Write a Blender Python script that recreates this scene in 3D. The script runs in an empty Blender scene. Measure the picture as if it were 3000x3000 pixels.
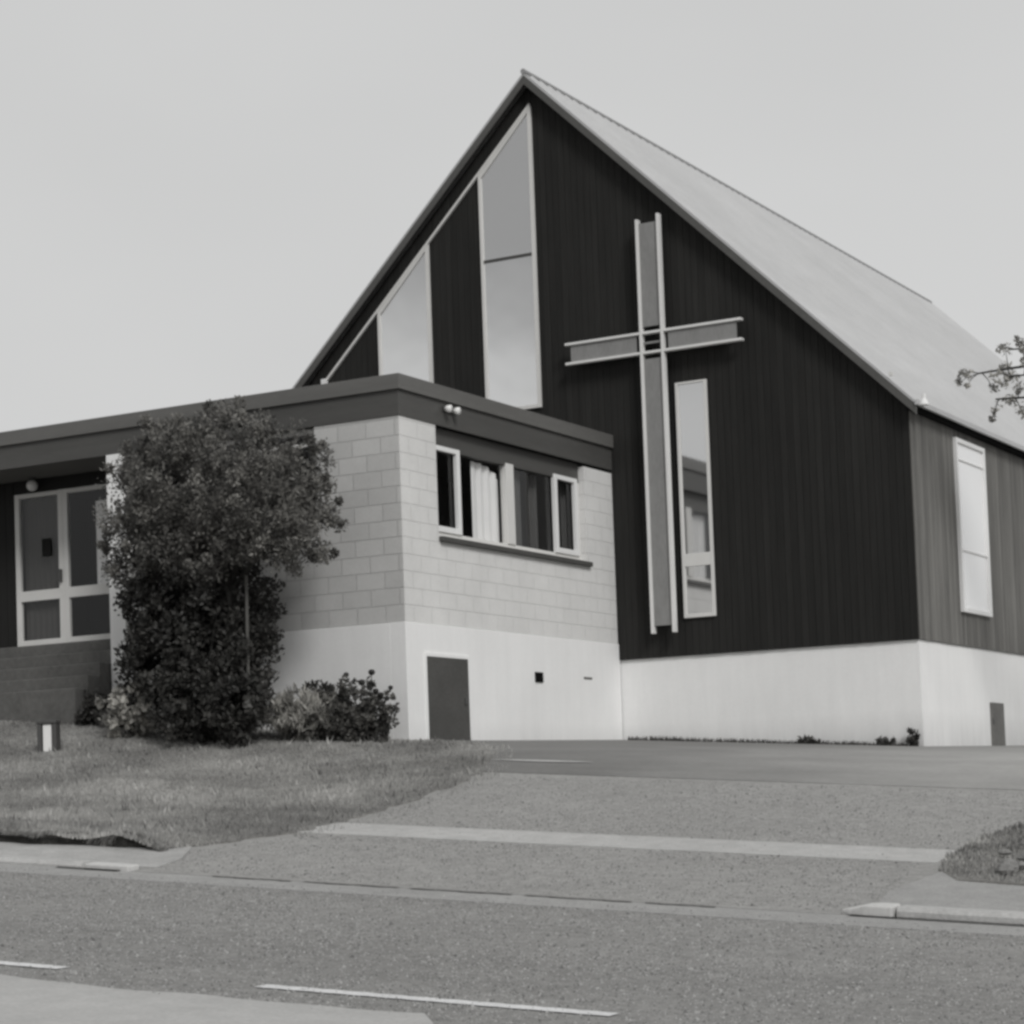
import bpy, math, random
import numpy as np
from mathutils import Matrix, Vector
random.seed(7); rng = np.random.default_rng(11)
sc = bpy.context.scene
COL = sc.collection

# ------------------------------------------------------------------ terrain
KY = [-60, -40, -26, -19, -14.5, -12, -11.2, -8.4, -5.6, -4, 0, 6, 30, 60]
KH = [-2.9, -2.85, -2.78, -2.657, -2.468, -2.244, -2.175, -1.85, -1.468, -1.45, -1.404, -1.345, -1.1, -1.0]
_d = np.diff(KH) / np.diff(KY)
_m = [_d[0]] + [0 if a * b <= 0 else 2 * a * b / (a + b) for a, b in zip(_d[:-1], _d[1:])] + [_d[-1]]
def H(y):
    y = min(max(y, KY[0]), KY[-1])
    i = min(max(int(np.searchsorted(KY, y, side='right')) - 1, 0), len(KY) - 2)
    h = KY[i + 1] - KY[i]; t = (y - KY[i]) / h
    return (KH[i] * (2 * t**3 - 3 * t**2 + 1) + h * _m[i] * (t**3 - 2 * t**2 + t)
            + KH[i + 1] * (3 * t**2 - 2 * t**3) + h * _m[i + 1] * (t**3 - t**2))
def ss(a, b, t):
    t = min(max((t - a) / (b - a), 0), 1); return t * t * (3 - 2 * t)
def G(x, y):
    z = -.066 * 60 * math.tanh(x / 60) + H(y)
    e = 12 * math.tanh(max(0, -4.3 - x) / 12)
    return z + .037 * e * ss(-12.5, -6.5, y)

# ------------------------------------------------------------------ helpers
class MB:
    def __init__(s): s.v = []; s.f = []
    def add(s, vs, fs):
        o = len(s.v); s.v += [tuple(v) for v in vs]; s.f += [tuple(i + o for i in f) for f in fs]; return s
    def box(s, x0, x1, y0, y1, z0, z1):
        return s.add([(x0, y0, z0), (x1, y0, z0), (x1, y1, z0), (x0, y1, z0), (x0, y0, z1), (x1, y0, z1), (x1, y1, z1), (x0, y1, z1)],
                     [(0, 3, 2, 1), (4, 5, 6, 7), (0, 1, 5, 4), (1, 2, 6, 5), (2, 3, 7, 6), (3, 0, 4, 7)])
    def prism_y(s, poly, y0, y1):          # polygon in (x, z), counter-clockwise seen from -y
        n = len(poly)
        return s.add([(x, y0, z) for x, z in poly] + [(x, y1, z) for x, z in poly],
                     [tuple(range(n)), tuple(range(2 * n - 1, n - 1, -1))] + [(i, i + n, (i + 1) % n + n, (i + 1) % n) for i in range(n)])
    def prism_x(s, poly, x0, x1):          # polygon in (y, z), seen from +x
        n = len(poly)
        return s.add([(x1, y, z) for y, z in poly] + [(x0, y, z) for y, z in poly],
                     [tuple(range(n)), tuple(range(2 * n - 1, n - 1, -1))] + [(i, i + n, (i + 1) % n + n, (i + 1) % n) for i in range(n)])
    def tube(s, pts, rad, n=8, cap=True):
        pts = [Vector(p) for p in pts]; rings = []
        if not hasattr(rad, '__len__'): rad = [rad] * len(pts)
        o = len(s.v)
        for i, p in enumerate(pts):
            d = (pts[min(i + 1, len(pts) - 1)] - pts[max(i - 1, 0)]).normalized()
            a = d.cross(Vector((0, 0, 1)));
            if a.length < 1e-3: a = Vector((1, 0, 0))
            a.normalize(); b = d.cross(a)
            for k in range(n):
                t = 2 * math.pi * k / n; s.v.append(tuple(p + (a * math.cos(t) + b * math.sin(t)) * rad[i]))
        for i in range(len(pts) - 1):
            for k in range(n):
                s.f.append((o + i * n + k, o + i * n + (k + 1) % n, o + (i + 1) * n + (k + 1) % n, o + (i + 1) * n + k))
        if cap:
            s.f.append(tuple(o + k for k in range(n))[::-1]); s.f.append(tuple(o + (len(pts) - 1) * n + k for k in range(n)))
        return s
    def lathe(s, prof, c, n=20):           # prof: (r, z)
        o = len(s.v)
        for r, z in prof:
            for k in range(n):
                t = 2 * math.pi * k / n; s.v.append((c[0] + r * math.cos(t), c[1] + r * math.sin(t), c[2] + z))
        for i in range(len(prof) - 1):
            for k in range(n):
                s.f.append((o + i * n + k, o + i * n + (k + 1) % n, o + (i + 1) * n + (k + 1) % n, o + (i + 1) * n + k))
        return s
    def build(s, name, mat, parent=None, bevel=0, smooth=False):
        me = bpy.data.meshes.new(name); me.from_pydata(s.v, [], s.f); me.update()
        o = bpy.data.objects.new(name, me); COL.objects.link(o); me.materials.append(mat)
        if parent is not None:
            o.parent = parent; o.matrix_parent_inverse = Matrix.Translation(-parent.location)
        if smooth:
            for p in me.polygons: p.use_smooth = True
        if bevel:
            b = o.modifiers.new('bevel', 'BEVEL'); b.width = bevel; b.segments = 2; b.limit_method = 'ANGLE'; b.angle_limit = .6
        return o

def tag(o, label=None, cat=None, group=None, kind=None):
    if label: o['label'] = label
    if cat: o['category'] = cat
    if group: o['group'] = group
    if kind: o['kind'] = kind
    return o
def thing(name, label, cat, loc=(0, 0, 0), group=None):
    o = bpy.data.objects.new(name, None); COL.objects.link(o); o.location = loc; o.empty_display_size = .2
    return tag(o, label, cat, group)

# ------------------------------------------------------------------ materials
def grey(v, tint=0.0): return (v * (1 + tint * .4), v, v * (1 - tint), 1)
class NT:
    def __init__(s, m): s.t = m.node_tree; s.n = s.t.nodes; s.l = s.t.links
    def new(s, typ, **kw):
        n = s.n.new(typ)
        for k, v in kw.items():
            if k in n.inputs: n.inputs[k].default_value = v
            else: setattr(n, k, v)
        return n
    def link(s, a, b): s.l.new(a, b)
def base_mat(name, rough=.8, spec=.3):
    m = bpy.data.materials.new(name); m.use_nodes = True; t = NT(m)
    b = t.n['Principled BSDF']; b.inputs['Roughness'].default_value = rough; b.inputs['Specular IOR Level'].default_value = spec
    return m, t, b
def math_node(t, op, a, b=None, c=None):
    n = t.new('ShaderNodeMath', operation=op)
    for i, v in enumerate((a, b, c)):
        if v is None: continue
        if isinstance(v, (int, float)): n.inputs[i].default_value = v
        else: t.link(v, n.inputs[i])
    return n.outputs[0]
def noise(t, vec, scale, detail=4, rough=.6):
    n = t.new('ShaderNodeTexNoise'); n.inputs['Scale'].default_value = scale; n.inputs['Detail'].default_value = detail; n.inputs['Roughness'].default_value = rough
    t.link(vec, n.inputs['Vector']); return n.outputs['Fac']
def coords(t, scale=(1, 1, 1)):
    g = t.new('ShaderNodeTexCoord'); mp = t.new('ShaderNodeMapping'); mp.inputs['Scale'].default_value = scale
    t.link(g.outputs['Object'], mp.inputs['Vector']); return mp.outputs['Vector']
def to_color(t, val, b, tint):
    c = t.new('ShaderNodeCombineColor')
    t.link(math_node(t, 'MULTIPLY', val, 1 + tint * .4), c.inputs[0]); t.link(val, c.inputs[1]); t.link(math_node(t, 'MULTIPLY', val, 1 - tint), c.inputs[2])
    t.link(c.outputs[0], b.inputs['Base Color'])
def bump(t, h, b, dist=.01, strength=1):
    n = t.new('ShaderNodeBump'); n.inputs['Distance'].default_value = dist; n.inputs['Strength'].default_value = strength
    t.link(h, n.inputs['Height']); t.link(n.outputs[0], b.inputs['Normal'])
def noisy(name, v, layers, rough=.85, spec=.25, tint=.02, bumps=None, floor=.25, stretch=(1, 1, 1)):
    """grey surface: v * product of (1 + amp*(noise-.5)*2) over layers (scale, amp)"""
    m, t, b = base_mat(name, rough, spec); vec = coords(t, stretch); val = None
    for sca, amp in layers:
        k = math_node(t, 'MULTIPLY_ADD', noise(t, vec, sca), 2 * amp * 1.6, 1 - amp * 1.6)
        val = k if val is None else math_node(t, 'MULTIPLY', val, k)
    val = math_node(t, 'MAXIMUM', val, floor)
    to_color(t, math_node(t, 'MULTIPLY', val, v), b, tint)
    if bumps: bump(t, noise(t, vec, bumps[0], 5, .7), b, bumps[1])
    return m
def plain(name, v, rough=.6, spec=.4, tint=.02):
    return noisy(name, v, [(3, .05), (40, .04)], rough, spec, tint)

def cladding(name, v, axis, w, var, streak, rough=.75, spec=.3):
    m, t, b = base_mat(name, rough, spec)
    g = t.new('ShaderNodeTexCoord'); sp = t.new('ShaderNodeSeparateXYZ'); t.link(g.outputs['Object'], sp.inputs[0])
    u = sp.outputs[0 if axis == 'x' else 1]
    idx = math_node(t, 'FLOOR', math_node(t, 'DIVIDE', u, w))
    wn = t.new('ShaderNodeTexWhiteNoise', noise_dimensions='1D'); t.link(idx, wn.inputs['W'])
    k = math_node(t, 'MULTIPLY_ADD', wn.outputs['Value'], 2 * var, 1 - var)
    mp = t.new('ShaderNodeMapping'); mp.inputs['Scale'].default_value = (30, 30, 1.1); t.link(g.outputs['Object'], mp.inputs['Vector'])
    s = math_node(t, 'MULTIPLY_ADD', noise(t, mp.outputs[0], 1, 6, .7), 2 * streak * 1.6, 1 - streak * 1.6)
    mp2 = t.new('ShaderNodeMapping'); mp2.inputs['Scale'].default_value = (1.2, 1.2, .5); t.link(g.outputs['Object'], mp2.inputs['Vector'])
    s2 = math_node(t, 'MULTIPLY_ADD', noise(t, mp2.outputs[0], 1, 4, .6), 2 * streak, 1 - streak)
    val = math_node(t, 'MAXIMUM', math_node(t, 'MULTIPLY', math_node(t, 'MULTIPLY', k, s), s2), .2)
    to_color(t, math_node(t, 'MULTIPLY', val, v), b, .06)
    bump(t, noise(t, mp.outputs[0], 1.5, 6, .7), b, .004)
    return m
def blocks(name, v, axis, mortar=.75, contrast=.1, bl=.4, bh=.2, z0=.225):
    m, t, b = base_mat(name, .9, .2)
    g = t.new('ShaderNodeTexCoord'); sp = t.new('ShaderNodeSeparateXYZ'); t.link(g.outputs['Object'], sp.inputs[0])
    cb = t.new('ShaderNodeCombineXYZ'); t.link(sp.outputs[0 if axis == 'x' else 1], cb.inputs[0])
    t.link(math_node(t, 'SUBTRACT', sp.outputs[2], z0), cb.inputs[1])
    br = t.new('ShaderNodeTexBrick'); t.link(cb.outputs[0], br.inputs['Vector'])
    br.inputs['Color1'].default_value = (1 - contrast,) * 3 + (1,); br.inputs['Color2'].default_value = (1 + contrast,) * 3 + (1,)
    br.inputs['Mortar'].default_value = (mortar,) * 3 + (1,)
    br.inputs['Scale'].default_value = 1; br.inputs['Mortar Size'].default_value = .008; br.inputs['Mortar Smooth'].default_value = .4
    br.inputs['Brick Width'].default_value = bl; br.inputs['Row Height'].default_value = bh; br.inputs['Bias'].default_value = 0
    n1 = math_node(t, 'MULTIPLY_ADD', noise(t, g.outputs['Object'], 1.7, 5), .3, .85)
    n2 = math_node(t, 'MULTIPLY_ADD', noise(t, g.outputs['Object'], 55, 4), .24, .88)
    bw = t.new('ShaderNodeRGBToBW'); t.link(br.outputs['Color'], bw.inputs[0])
    val = math_node(t, 'MULTIPLY', math_node(t, 'MULTIPLY', bw.outputs[0], n1), n2)
    to_color(t, math_node(t, 'MULTIPLY', val, v), b, .02)
    h = math_node(t, 'ADD', math_node(t, 'MULTIPLY', br.outputs['Fac'], -1), math_node(t, 'MULTIPLY', noise(t, g.outputs['Object'], 90, 3), .25))
    bump(t, h, b, .006)
    return m
def white_render(name, v):                       # painted plinth with rain stains rising from its foot
    m, t, b = base_mat(name, .7, .3); vec = coords(t)
    a = math_node(t, 'MULTIPLY_ADD', noise(t, vec, .9, 5), .16, .92)
    c = math_node(t, 'MULTIPLY_ADD', noise(t, vec, 30, 4), .08, .96)
    st = coords(t, (7, 7, .7)); s = math_node(t, 'MULTIPLY_ADD', noise(t, st, 1, 5, .7), .14, .93)
    g = t.new('ShaderNodeTexCoord'); sp = t.new('ShaderNodeSeparateXYZ'); t.link(g.outputs['Object'], sp.inputs[0])
    mr = t.new('ShaderNodeMapRange'); t.link(sp.outputs[2], mr.inputs[0])
    mr.inputs[1].default_value = -1.45; mr.inputs[2].default_value = -.9; mr.inputs[3].default_value = 1; mr.inputs[4].default_value = 0
    dirt = math_node(t, 'MULTIPLY', mr.outputs[0], math_node(t, 'GREATER_THAN', noise(t, st, .8, 6, .7), .5))
    dirt = math_node(t, 'MULTIPLY_ADD', math_node(t, 'MULTIPLY', mr.outputs[0], noise(t, st, .8, 6, .7)), -.45, 1)
    val = math_node(t, 'MULTIPLY', math_node(t, 'MULTIPLY', a, c), math_node(t, 'MULTIPLY', s, dirt))
    to_color(t, math_node(t, 'MULTIPLY', val, v), b, .01)
    bump(t, noise(t, vec, 60, 4), b, .003)
    return m
def mirror_glass(name, refl, body, rough=.03, wav=.0015, wscale=.9):
    m = bpy.data.materials.new(name); m.use_nodes = True; t = NT(m); t.n.remove(t.n['Principled BSDF'])
    out = t.n['Material Output']; gl = t.new('ShaderNodeBsdfGlossy'); gl.inputs['Roughness'].default_value = rough; gl.inputs['Color'].default_value = grey(.95)
    df = t.new('ShaderNodeBsdfDiffuse'); df.inputs['Color'].default_value = grey(body)
    mx = t.new('ShaderNodeMixShader'); mx.inputs[0].default_value = refl
    t.link(df.outputs[0], mx.inputs[1]); t.link(gl.outputs[0], mx.inputs[2]); t.link(mx.outputs[0], out.inputs[0])
    bp = t.new('ShaderNodeBump'); bp.inputs['Distance'].default_value = wav; t.link(noise(t, coords(t), wscale, 2), bp.inputs['Height']); t.link(bp.outputs[0], gl.inputs['Normal'])
    return m
def clear_glass(name, refl=.0):
    m = bpy.data.materials.new(name); m.use_nodes = True; t = NT(m); t.n.remove(t.n['Principled BSDF'])
    out = t.n['Material Output']; gl = t.new('ShaderNodeBsdfGlossy'); gl.inputs['Roughness'].default_value = .01
    tr = t.new('ShaderNodeBsdfTransparent'); tr.inputs['Color'].default_value = grey(.97)
    fr = t.new('ShaderNodeFresnel'); fr.inputs['IOR'].default_value = 1.5
    ge = t.new('ShaderNodeNewGeometry'); f = math_node(t, 'MULTIPLY', math_node(t, 'MULTIPLY_ADD', fr.outputs[0], 1.0, refl * .3), math_node(t, 'SUBTRACT', 1, ge.outputs['Backfacing']))
    mx = t.new('ShaderNodeMixShader'); t.link(f, mx.inputs[0]); t.link(tr.outputs[0], mx.inputs[1]); t.link(gl.outputs[0], mx.inputs[2]); t.link(mx.outputs[0], out.inputs[0])
    return m
def leaf_mat(name, v, var=.45, rough=.55, spec=.4, tr=.25, tint=.08):
    m, t, b = base_mat(name, rough, spec)
    at = t.new('ShaderNodeAttribute'); at.attribute_name = 'rnd'
    k = math_node(t, 'MULTIPLY_ADD', at.outputs['Fac'], 2 * var, 1 - var)
    to_color(t, math_node(t, 'MULTIPLY', k, v), b, tint)
    tl = t.new('ShaderNodeBsdfTranslucent'); tl.inputs['Color'].default_value = grey(v)
    mx = t.new('ShaderNodeMixShader'); mx.inputs[0].default_value = tr
    t.link(b.outputs[0], mx.inputs[1]); t.link(tl.outputs[0], mx.inputs[2]); t.link(mx.outputs[0], t.n['Material Output'].inputs[0])
    return m

M = {}
def road_mat():
    m = noisy('worn_asphalt', .275, [(3, .12), (11, .22), (45, .26)], .95, .15, .03, (70, .012)); t = NT(m); b = t.n['Principled BSDF']
    src = b.inputs['Base Color'].links[0].from_socket; tr = coords(t, (.06, 1.1, 1)); pt = coords(t, (.35, .55, 1))
    k = math_node(t, 'MULTIPLY', math_node(t, 'MULTIPLY_ADD', noise(t, tr, 1, 3), .42, .79), math_node(t, 'MULTIPLY_ADD', noise(t, pt, 1, 5, .65), .36, .82))
    vo = t.new('ShaderNodeTexVoronoi', feature='DISTANCE_TO_EDGE'); vo.inputs['Scale'].default_value = .45
    wv = t.new('ShaderNodeVectorMath', operation='ADD'); nz = t.new('ShaderNodeTexNoise'); nz.inputs['Scale'].default_value = 1.3; nz.inputs['Detail'].default_value = 5
    g = t.new('ShaderNodeTexCoord'); t.link(g.outputs['Object'], nz.inputs['Vector']); t.link(g.outputs['Object'], wv.inputs[0]); t.link(nz.outputs['Color'], wv.inputs[1]); t.link(wv.outputs[0], vo.inputs['Vector'])
    cr = math_node(t, 'MULTIPLY_ADD', math_node(t, 'LESS_THAN', vo.outputs['Distance'], .004), -.10, 1)
    k = math_node(t, 'MULTIPLY', k, cr)
    mx = t.new('ShaderNodeMix', data_type='RGBA', blend_type='MULTIPLY'); mx.inputs[0].default_value = 1
    cc = t.new('ShaderNodeCombineColor'); [t.link(k, cc.inputs[i]) for i in range(3)]
    t.link(src, mx.inputs[6]); t.link(cc.outputs[0], mx.inputs[7]); t.link(mx.outputs[2], b.inputs['Base Color']); return m
M['asphalt'] = road_mat()
M['asphalt_old'] = noisy('older_asphalt', .235, [(.35, .10), (3, .12), (11, .24), (45, .28)], .95, .15, .03, (70, .012))
M['drive'] = noisy('driveway_seal', .31, [(.4, .10), (2.2, .10), (11, .2), (45, .22)], .95, .15, .03, (60, .01))
def apron_mat():
    m, t, b = base_mat('smooth_seal', .9, .2); vec = coords(t, (.5, 1.4, 1)); g = t.new('ShaderNodeTexCoord'); sp = t.new('ShaderNodeSeparateXYZ'); t.link(g.outputs['Object'], sp.inputs[0])
    mr = t.new('ShaderNodeMapRange'); t.link(math_node(t, 'ADD', sp.outputs[0], math_node(t, 'MULTIPLY', noise(t, vec, .5), 3)), mr.inputs[0])
    for i, q in enumerate((.5, 4.5, .215, .37)): mr.inputs[i + 1].default_value = q       # paler towards the side yard
    bd = t.new('ShaderNodeMapRange'); t.link(math_node(t, 'ADD', sp.outputs[1], math_node(t, 'MULTIPLY', noise(t, vec, .8), 1.6)), bd.inputs[0])
    for i, q in enumerate((-7.2, -5.2, .80, 1)): bd.inputs[i + 1].default_value = q
    k = math_node(t, 'MULTIPLY', math_node(t, 'MULTIPLY', math_node(t, 'MULTIPLY_ADD', noise(t, vec, 2), .4, .8), bd.outputs[0]), math_node(t, 'MULTIPLY_ADD', noise(t, vec, 30), .4, .8))
    to_color(t, math_node(t, 'MULTIPLY', k, mr.outputs[0]), b, .03); bump(t, noise(t, vec, 60, 4), b, .006); return m
M['apron'] = apron_mat()
M['concrete'] = noisy('pale_concrete', .43, [(.8, .10), (6, .14), (40, .18)], .9, .2, .02, (60, .006))
M['shoulder'] = noisy('pale_shoulder', .43, [(.5, .08), (5, .10), (40, .12)], .9, .2, .02, (60, .006))
M['soil'] = noisy('turf_soil', .24, [(.6, .2), (5, .25), (30, .3)], .95, .1, .05, (30, .03))
M['earth'] = noisy('earth', .16, [(.2, .15), (3, .2), (20, .2)], .95, .1, .04, (20, .03))
M['paint_line'] = noisy('road_paint', .62, [(4, .12), (40, .25)], .8, .2, .0)
M['white'] = plain('white_paint', .78, .5, .4, .01)
M['trim'] = plain('cream_trim', .66, .55, .4, .03)
M['plinth'] = white_render('white_plinth_paint', .82)
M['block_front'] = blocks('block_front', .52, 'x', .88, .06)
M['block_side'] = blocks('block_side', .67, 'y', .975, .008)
M['clad_gable'] = cladding('dark_stained_boards', .021, 'x', .10, .13, .34, .75, .2)
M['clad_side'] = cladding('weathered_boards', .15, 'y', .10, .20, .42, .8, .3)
M['gap'] = plain('board_gap', .008, .9, .1)
M['fascia'] = noisy('dark_fascia', .125, [(2, .15), (20, .12)], .42, .5, .05, stretch=(.3, .3, 4))
M['fascia_low'] = noisy('dark_fascia_boards', .075, [(2, .15), (20, .12)], .5, .4, .05, stretch=(.3, .3, 4))
M['soffit'] = plain('soffit', .16, .8, .2, .05)
M['barge'] = noisy('barge_board', .085, [(2, .15), (20, .15)], .5, .4, .05)
M['roof'] = noisy('light_iron_roof', .47, [(.5, .08), (3, .07), (30, .04)], .55, .4, .0, stretch=(1, .6, 1))
M['ridge'] = plain('ridge_metal', .30, .6, .4, .0)
M['turf_edge_shade'] = noisy('undercut_shade_soil', .05, [(3, .3), (25, .3)], .95, .1, .06, (30, .03))  # soil coloured near black for the shade beneath the lawn lip
M['gutter'] = noisy('gutter_concrete', .32, [(.8, .10), (6, .14), (40, .2)], .9, .2, .02, (60, .006))
M['berm'] = noisy('gritty_berm', .40, [(.8, .14), (5, .18), (40, .2)], .9, .2, .02, (50, .01))
M['kerb_pale'] = noisy('pale_kerb', .52, [(3, .1), (25, .12)], .85, .2, .02)
M['chip'] = leaf_mat('stone_chip', .28, .50, .9, .1, 0, .02)
M['dark'] = plain('dark_interior', .02, .9, .1)
M['room'] = plain('room', .10, .9, .1)
M['darkwood'] = noisy('dark_timber', .014, [(2, .2), (20, .2)], .7, .3, .06, stretch=(6, 6, .5))
M['hatch'] = noisy('grey_hatch', .075, [(2, .2), (25, .2)], .7, .3, .05)
M['hatch_pale'] = noisy('faded_hatch', .15, [(3, .25), (25, .2)], .8, .3, .05)
M['steel'] = noisy('grey_web', .24, [(2, .12), (18, .14)], .55, .4, .02, stretch=(2, 2, .6))
M['steel_edge'] = plain('pale_flange', .72, .5, .4, .02)
M['obscure'] = mirror_glass('coated_glass', .82, .25, .04, .004, .8)
M['slot_glass'] = mirror_glass('slot_glass', .72, .05, .05, .0012, .7)
M['frosted'] = mirror_glass('frosted_glass', .45, .92, .12, .002, 1.2)
M['clear'] = clear_glass('clear_glass')
M['curtain'] = plain('white_curtain', .85, .9, .1, .01)
M['curtain_grey'] = plain('grey_curtain', .09, .9, .1, .02)
M['curtain_dim'] = plain('dim_curtain', .07, .9, .1, .04)
M['step'] = noisy('concrete_step', .115, [(2, .25), (14, .2), (50, .15)], .9, .2, .04)
M['opal'] = plain('opal_glass', .80, .25, .5, .02)
M['metal'] = plain('dark_metal', .07, .5, .5, .03)
M['bark'] = noisy('bark', .055, [(6, .3), (30, .3)], .9, .2, .06, (30, .02), stretch=(1, 1, .3))
M['stake'] = noisy('pale_stake', .11, [(6, .2), (30, .2)], .85, .2, .06, stretch=(1, 1, .3))
M['leaf_crown'] = leaf_mat('crown_leaf', .155, .85)
M['leaf_bush'] = leaf_mat('bush_leaf', .05, .6)
M['leaf_dark'] = leaf_mat('dark_leaf', .06, .5)
M['leaf_pale'] = leaf_mat('pale_leaf', .42, .5)
M['leaf_grey'] = leaf_mat('grey_leaf', .34, .6)
M['leaf_rose'] = leaf_mat('rose_leaf', .10, .5)
M['leaf_tree'] = leaf_mat('tree_leaf', .36, .85)
M['grass'] = leaf_mat('grass_blade', .405, .50, .8, .15, .4, .04)
M['weed'] = leaf_mat('weed_blade', .34, .75, .8, .15, .3, .04)
M['rock'] = noisy('verge_rock', .22, [(3, .3), (20, .3)], .9, .2, .03, (20, .02))

# ------------------------------------------------------------------ ground surfaces
def sheet(name, outline, mat, off, step=.35, jitter=0, thick=.04, kind='structure'):
    """surface following the terrain inside a polygon: grid clipped to the outline"""
    import bmesh
    bm = bmesh.new()
    vs = [bm.verts.new((x, y, 0)) for x, y in outline]; bm.faces.new(vs)
    xs = [p[0] for p in outline]; ys = [p[1] for p in outline]
    for ax, lo, hi in ((0, min(xs), max(xs)), (1, min(ys), max(ys))):
        c = lo + step
        while c < hi - .02:
            co = (c, 0, 0) if ax == 0 else (0, c, 0); no = (1, 0, 0) if ax == 0 else (0, 1, 0)
            bmesh.ops.bisect_plane(bm, geom=bm.verts[:] + bm.edges[:] + bm.faces[:], plane_co=co, plane_no=no); c += step
    bmesh.ops.recalc_face_normals(bm, faces=bm.faces)
    if bm.faces and bm.faces[:][0].normal.z < 0: bmesh.ops.reverse_faces(bm, faces=bm.faces[:])
    if thick:
        r = bmesh.ops.extrude_face_region(bm, geom=bm.faces[:])
        top = [e for e in r['geom'] if isinstance(e, bmesh.types.BMVert)]; tops = set(top)
    for v in bm.verts:
        o = off(v.co.x, v.co.y) if callable(off) else off
        if thick and v not in tops: o -= thick
        v.co.z = G(v.co.x, v.co.y) + o
    bmesh.ops.recalc_face_normals(bm, faces=bm.faces)
    me = bpy.data.meshes.new(name); bm.to_mesh(me); bm.free()
    o = bpy.data.objects.new(name, me); COL.objects.link(o); me.materials.append(mat)
    return tag(o, kind=kind)

# far-reaching ground sheet
b = MB(); gx = sorted(set([-400, -250, -150, -100, -70, -50] + list(np.arange(-40, 31, 1.0)) + [35, 45, 60, 90, 150, 250, 400]))
gy = sorted(set([-400, -250, -150, -90, -60] + list(np.arange(-50, 20, .7)) + [22, 30, 45, 60, 100, 200, 400]))
vs = [(x, y, G(x, y) - .06) for y in gy for x in gx]; nx = len(gx)
b.add(vs, [(j * nx + i, j * nx + i + 1, (j + 1) * nx + i + 1, (j + 1) * nx + i) for j in range(len(gy) - 1) for i in range(nx - 1)])
tag(b.build('ground', M['earth'], smooth=True), kind='structure')

ROADX = (-45, 45)
def wob(x, a=.05): return a * (math.sin(x * 1.9) + .6 * math.sin(x * 4.7 + 1) + .5 * math.sin(x * 9.1 + 2))
sheet('road', [(ROADX[0], -19.2), (ROADX[1], -19.2), (ROADX[1], -14.45), (ROADX[0], -14.45)], M['asphalt'], 0, .6)
edge = [(x, -19.02 + wob(x, .035)) for x in np.arange(-12, 4.05, .12)] + [(4.15, -19.2), (4.3, -19.5), (4.1, -20.3), (3.9, -26), (-12, -26)]
sheet('road_shoulder', edge[::-1][::-1], M['shoulder'], .008, .8)
sheet('near_road', [(4.35, -26), (45, -26), (45, -19.2), (3.0, -19.2), (3.0, -26)], M['asphalt'], .002, .8)
# driveway from the gutter up to the building, lawn border on its left
def rag(p, n=7, a=.06):
    o = []
    for i in range(len(p) - 1):
        for k in range(n):
            t = k / n; o.append((p[i][0] + (p[i + 1][0] - p[i][0]) * t + random.uniform(-a, a), p[i][1] + (p[i + 1][1] - p[i][1]) * t + random.uniform(-a, a) * .4))
    return o + [p[-1]]
lawn_edge = [(-1.30, -14.0), (-1.50, -13.6), (-1.75, -13.2), (-1.72, -12.8), (-1.52, -12.2), (-1.53, -11.42), (-1.67, -10.44), (-1.86, -9.07), (-2.05, -8.05), (-2.3, -7.2), (-2.9, -6.2), (-3.6, -5.6), (-4.2, -5.3)]
edge_base = list(lawn_edge); lawn_edge = lawn_edge[:3] + rag(lawn_edge[3:])
drive = [(-1.9, -14.4), (4.45, -14.4), (4.7, -13.2), (4.75, -12.4), (4.7, -11.5), (4.6, -10.3), (4.7, -9.4), (5.0, -8.4), (5.0, -7.9), (-4.3, -7.7)]
sheet('driveway', drive, M['drive'], .004, .4)
sheet('forecourt', [(-4.34, -7.75), (9, -8.0), (12, 12), (-.02, 12), (-.02, -.02), (-4.32, -.02)], M['apron'], .012, .5)
sheet('footpath', [(-1.55, -12.02), (4.08, -12.02), (4.0, -11.3), (-1.6, -11.3)], M['concrete'], .012, .3)
sheet('gutter', [(-20, -14.85), (20, -14.85), (20, -14.42), (-20, -14.42)], M['gutter'], .004, .3)
def kb(name, x0, x1, y0, y1, h0, mat, n=24):
    b = MB(); pro = [(y0, -.15), (y0 + .015, h0 - .03), (y0 + .045, h0), (y1, h0), (y1, -.15)]
    k = len(pro)
    for i in range(n + 1):
        x = x0 + (x1 - x0) * i / n
        b.v += [(x, y, G(x, y0) + z) for y, z in pro]
    for i in range(n):
        for j in range(k): b.f.append((i * k + j, (i + 1) * k + j, (i + 1) * k + (j + 1) % k, i * k + (j + 1) % k))
    b.f.append(tuple(range(k))); b.f.append(tuple(n * k + j for j in range(k))[::-1])
    return b.build(name, mat)
# kerbs either side of the vehicle crossing; a groove of dirt between
k1 = kb('kerb', 4.60, 40, -14.42, -14.22, .075, M['concrete'], 60); tag(k1, kind='structure')
k2 = kb('kerb', -40, -1.86, -14.42, -14.17, .05, M['concrete'], 60); tag(k2, kind='structure')
def kerb_end(x0, x1, y0, y1, h, nose):
    b = MB(); pts = []
    n = 10
    if nose:
        pts = [(x1, y0), (x1, y1), (x0 + .25, y1)] + [(x0 + .25 - .25 * math.sin(t), (y0 + y1) / 2 + (y1 - y0) / 2 * math.cos(t)) for t in np.linspace(.3, math.pi - .3, 6)] + [(x0 + .25, y0)]
    else: pts = [(x0, y0), (x1, y0), (x1, y1), (x0, y1)]
    pts = pts[::-1] if nose else pts
    m = len(pts)
    b.v = [(x, y, G(x, y) - .1) for x, y in pts] + [(x, y, G(x, y) + (h if not nose or x > x0 + .1 else h * .45)) for x, y in pts]
    b.f = [tuple(range(m))[::-1], tuple(range(m, 2 * m))] + [(i, (i + 1) % m, (i + 1) % m + m, i + m) for i in range(m)]
    return b
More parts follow.
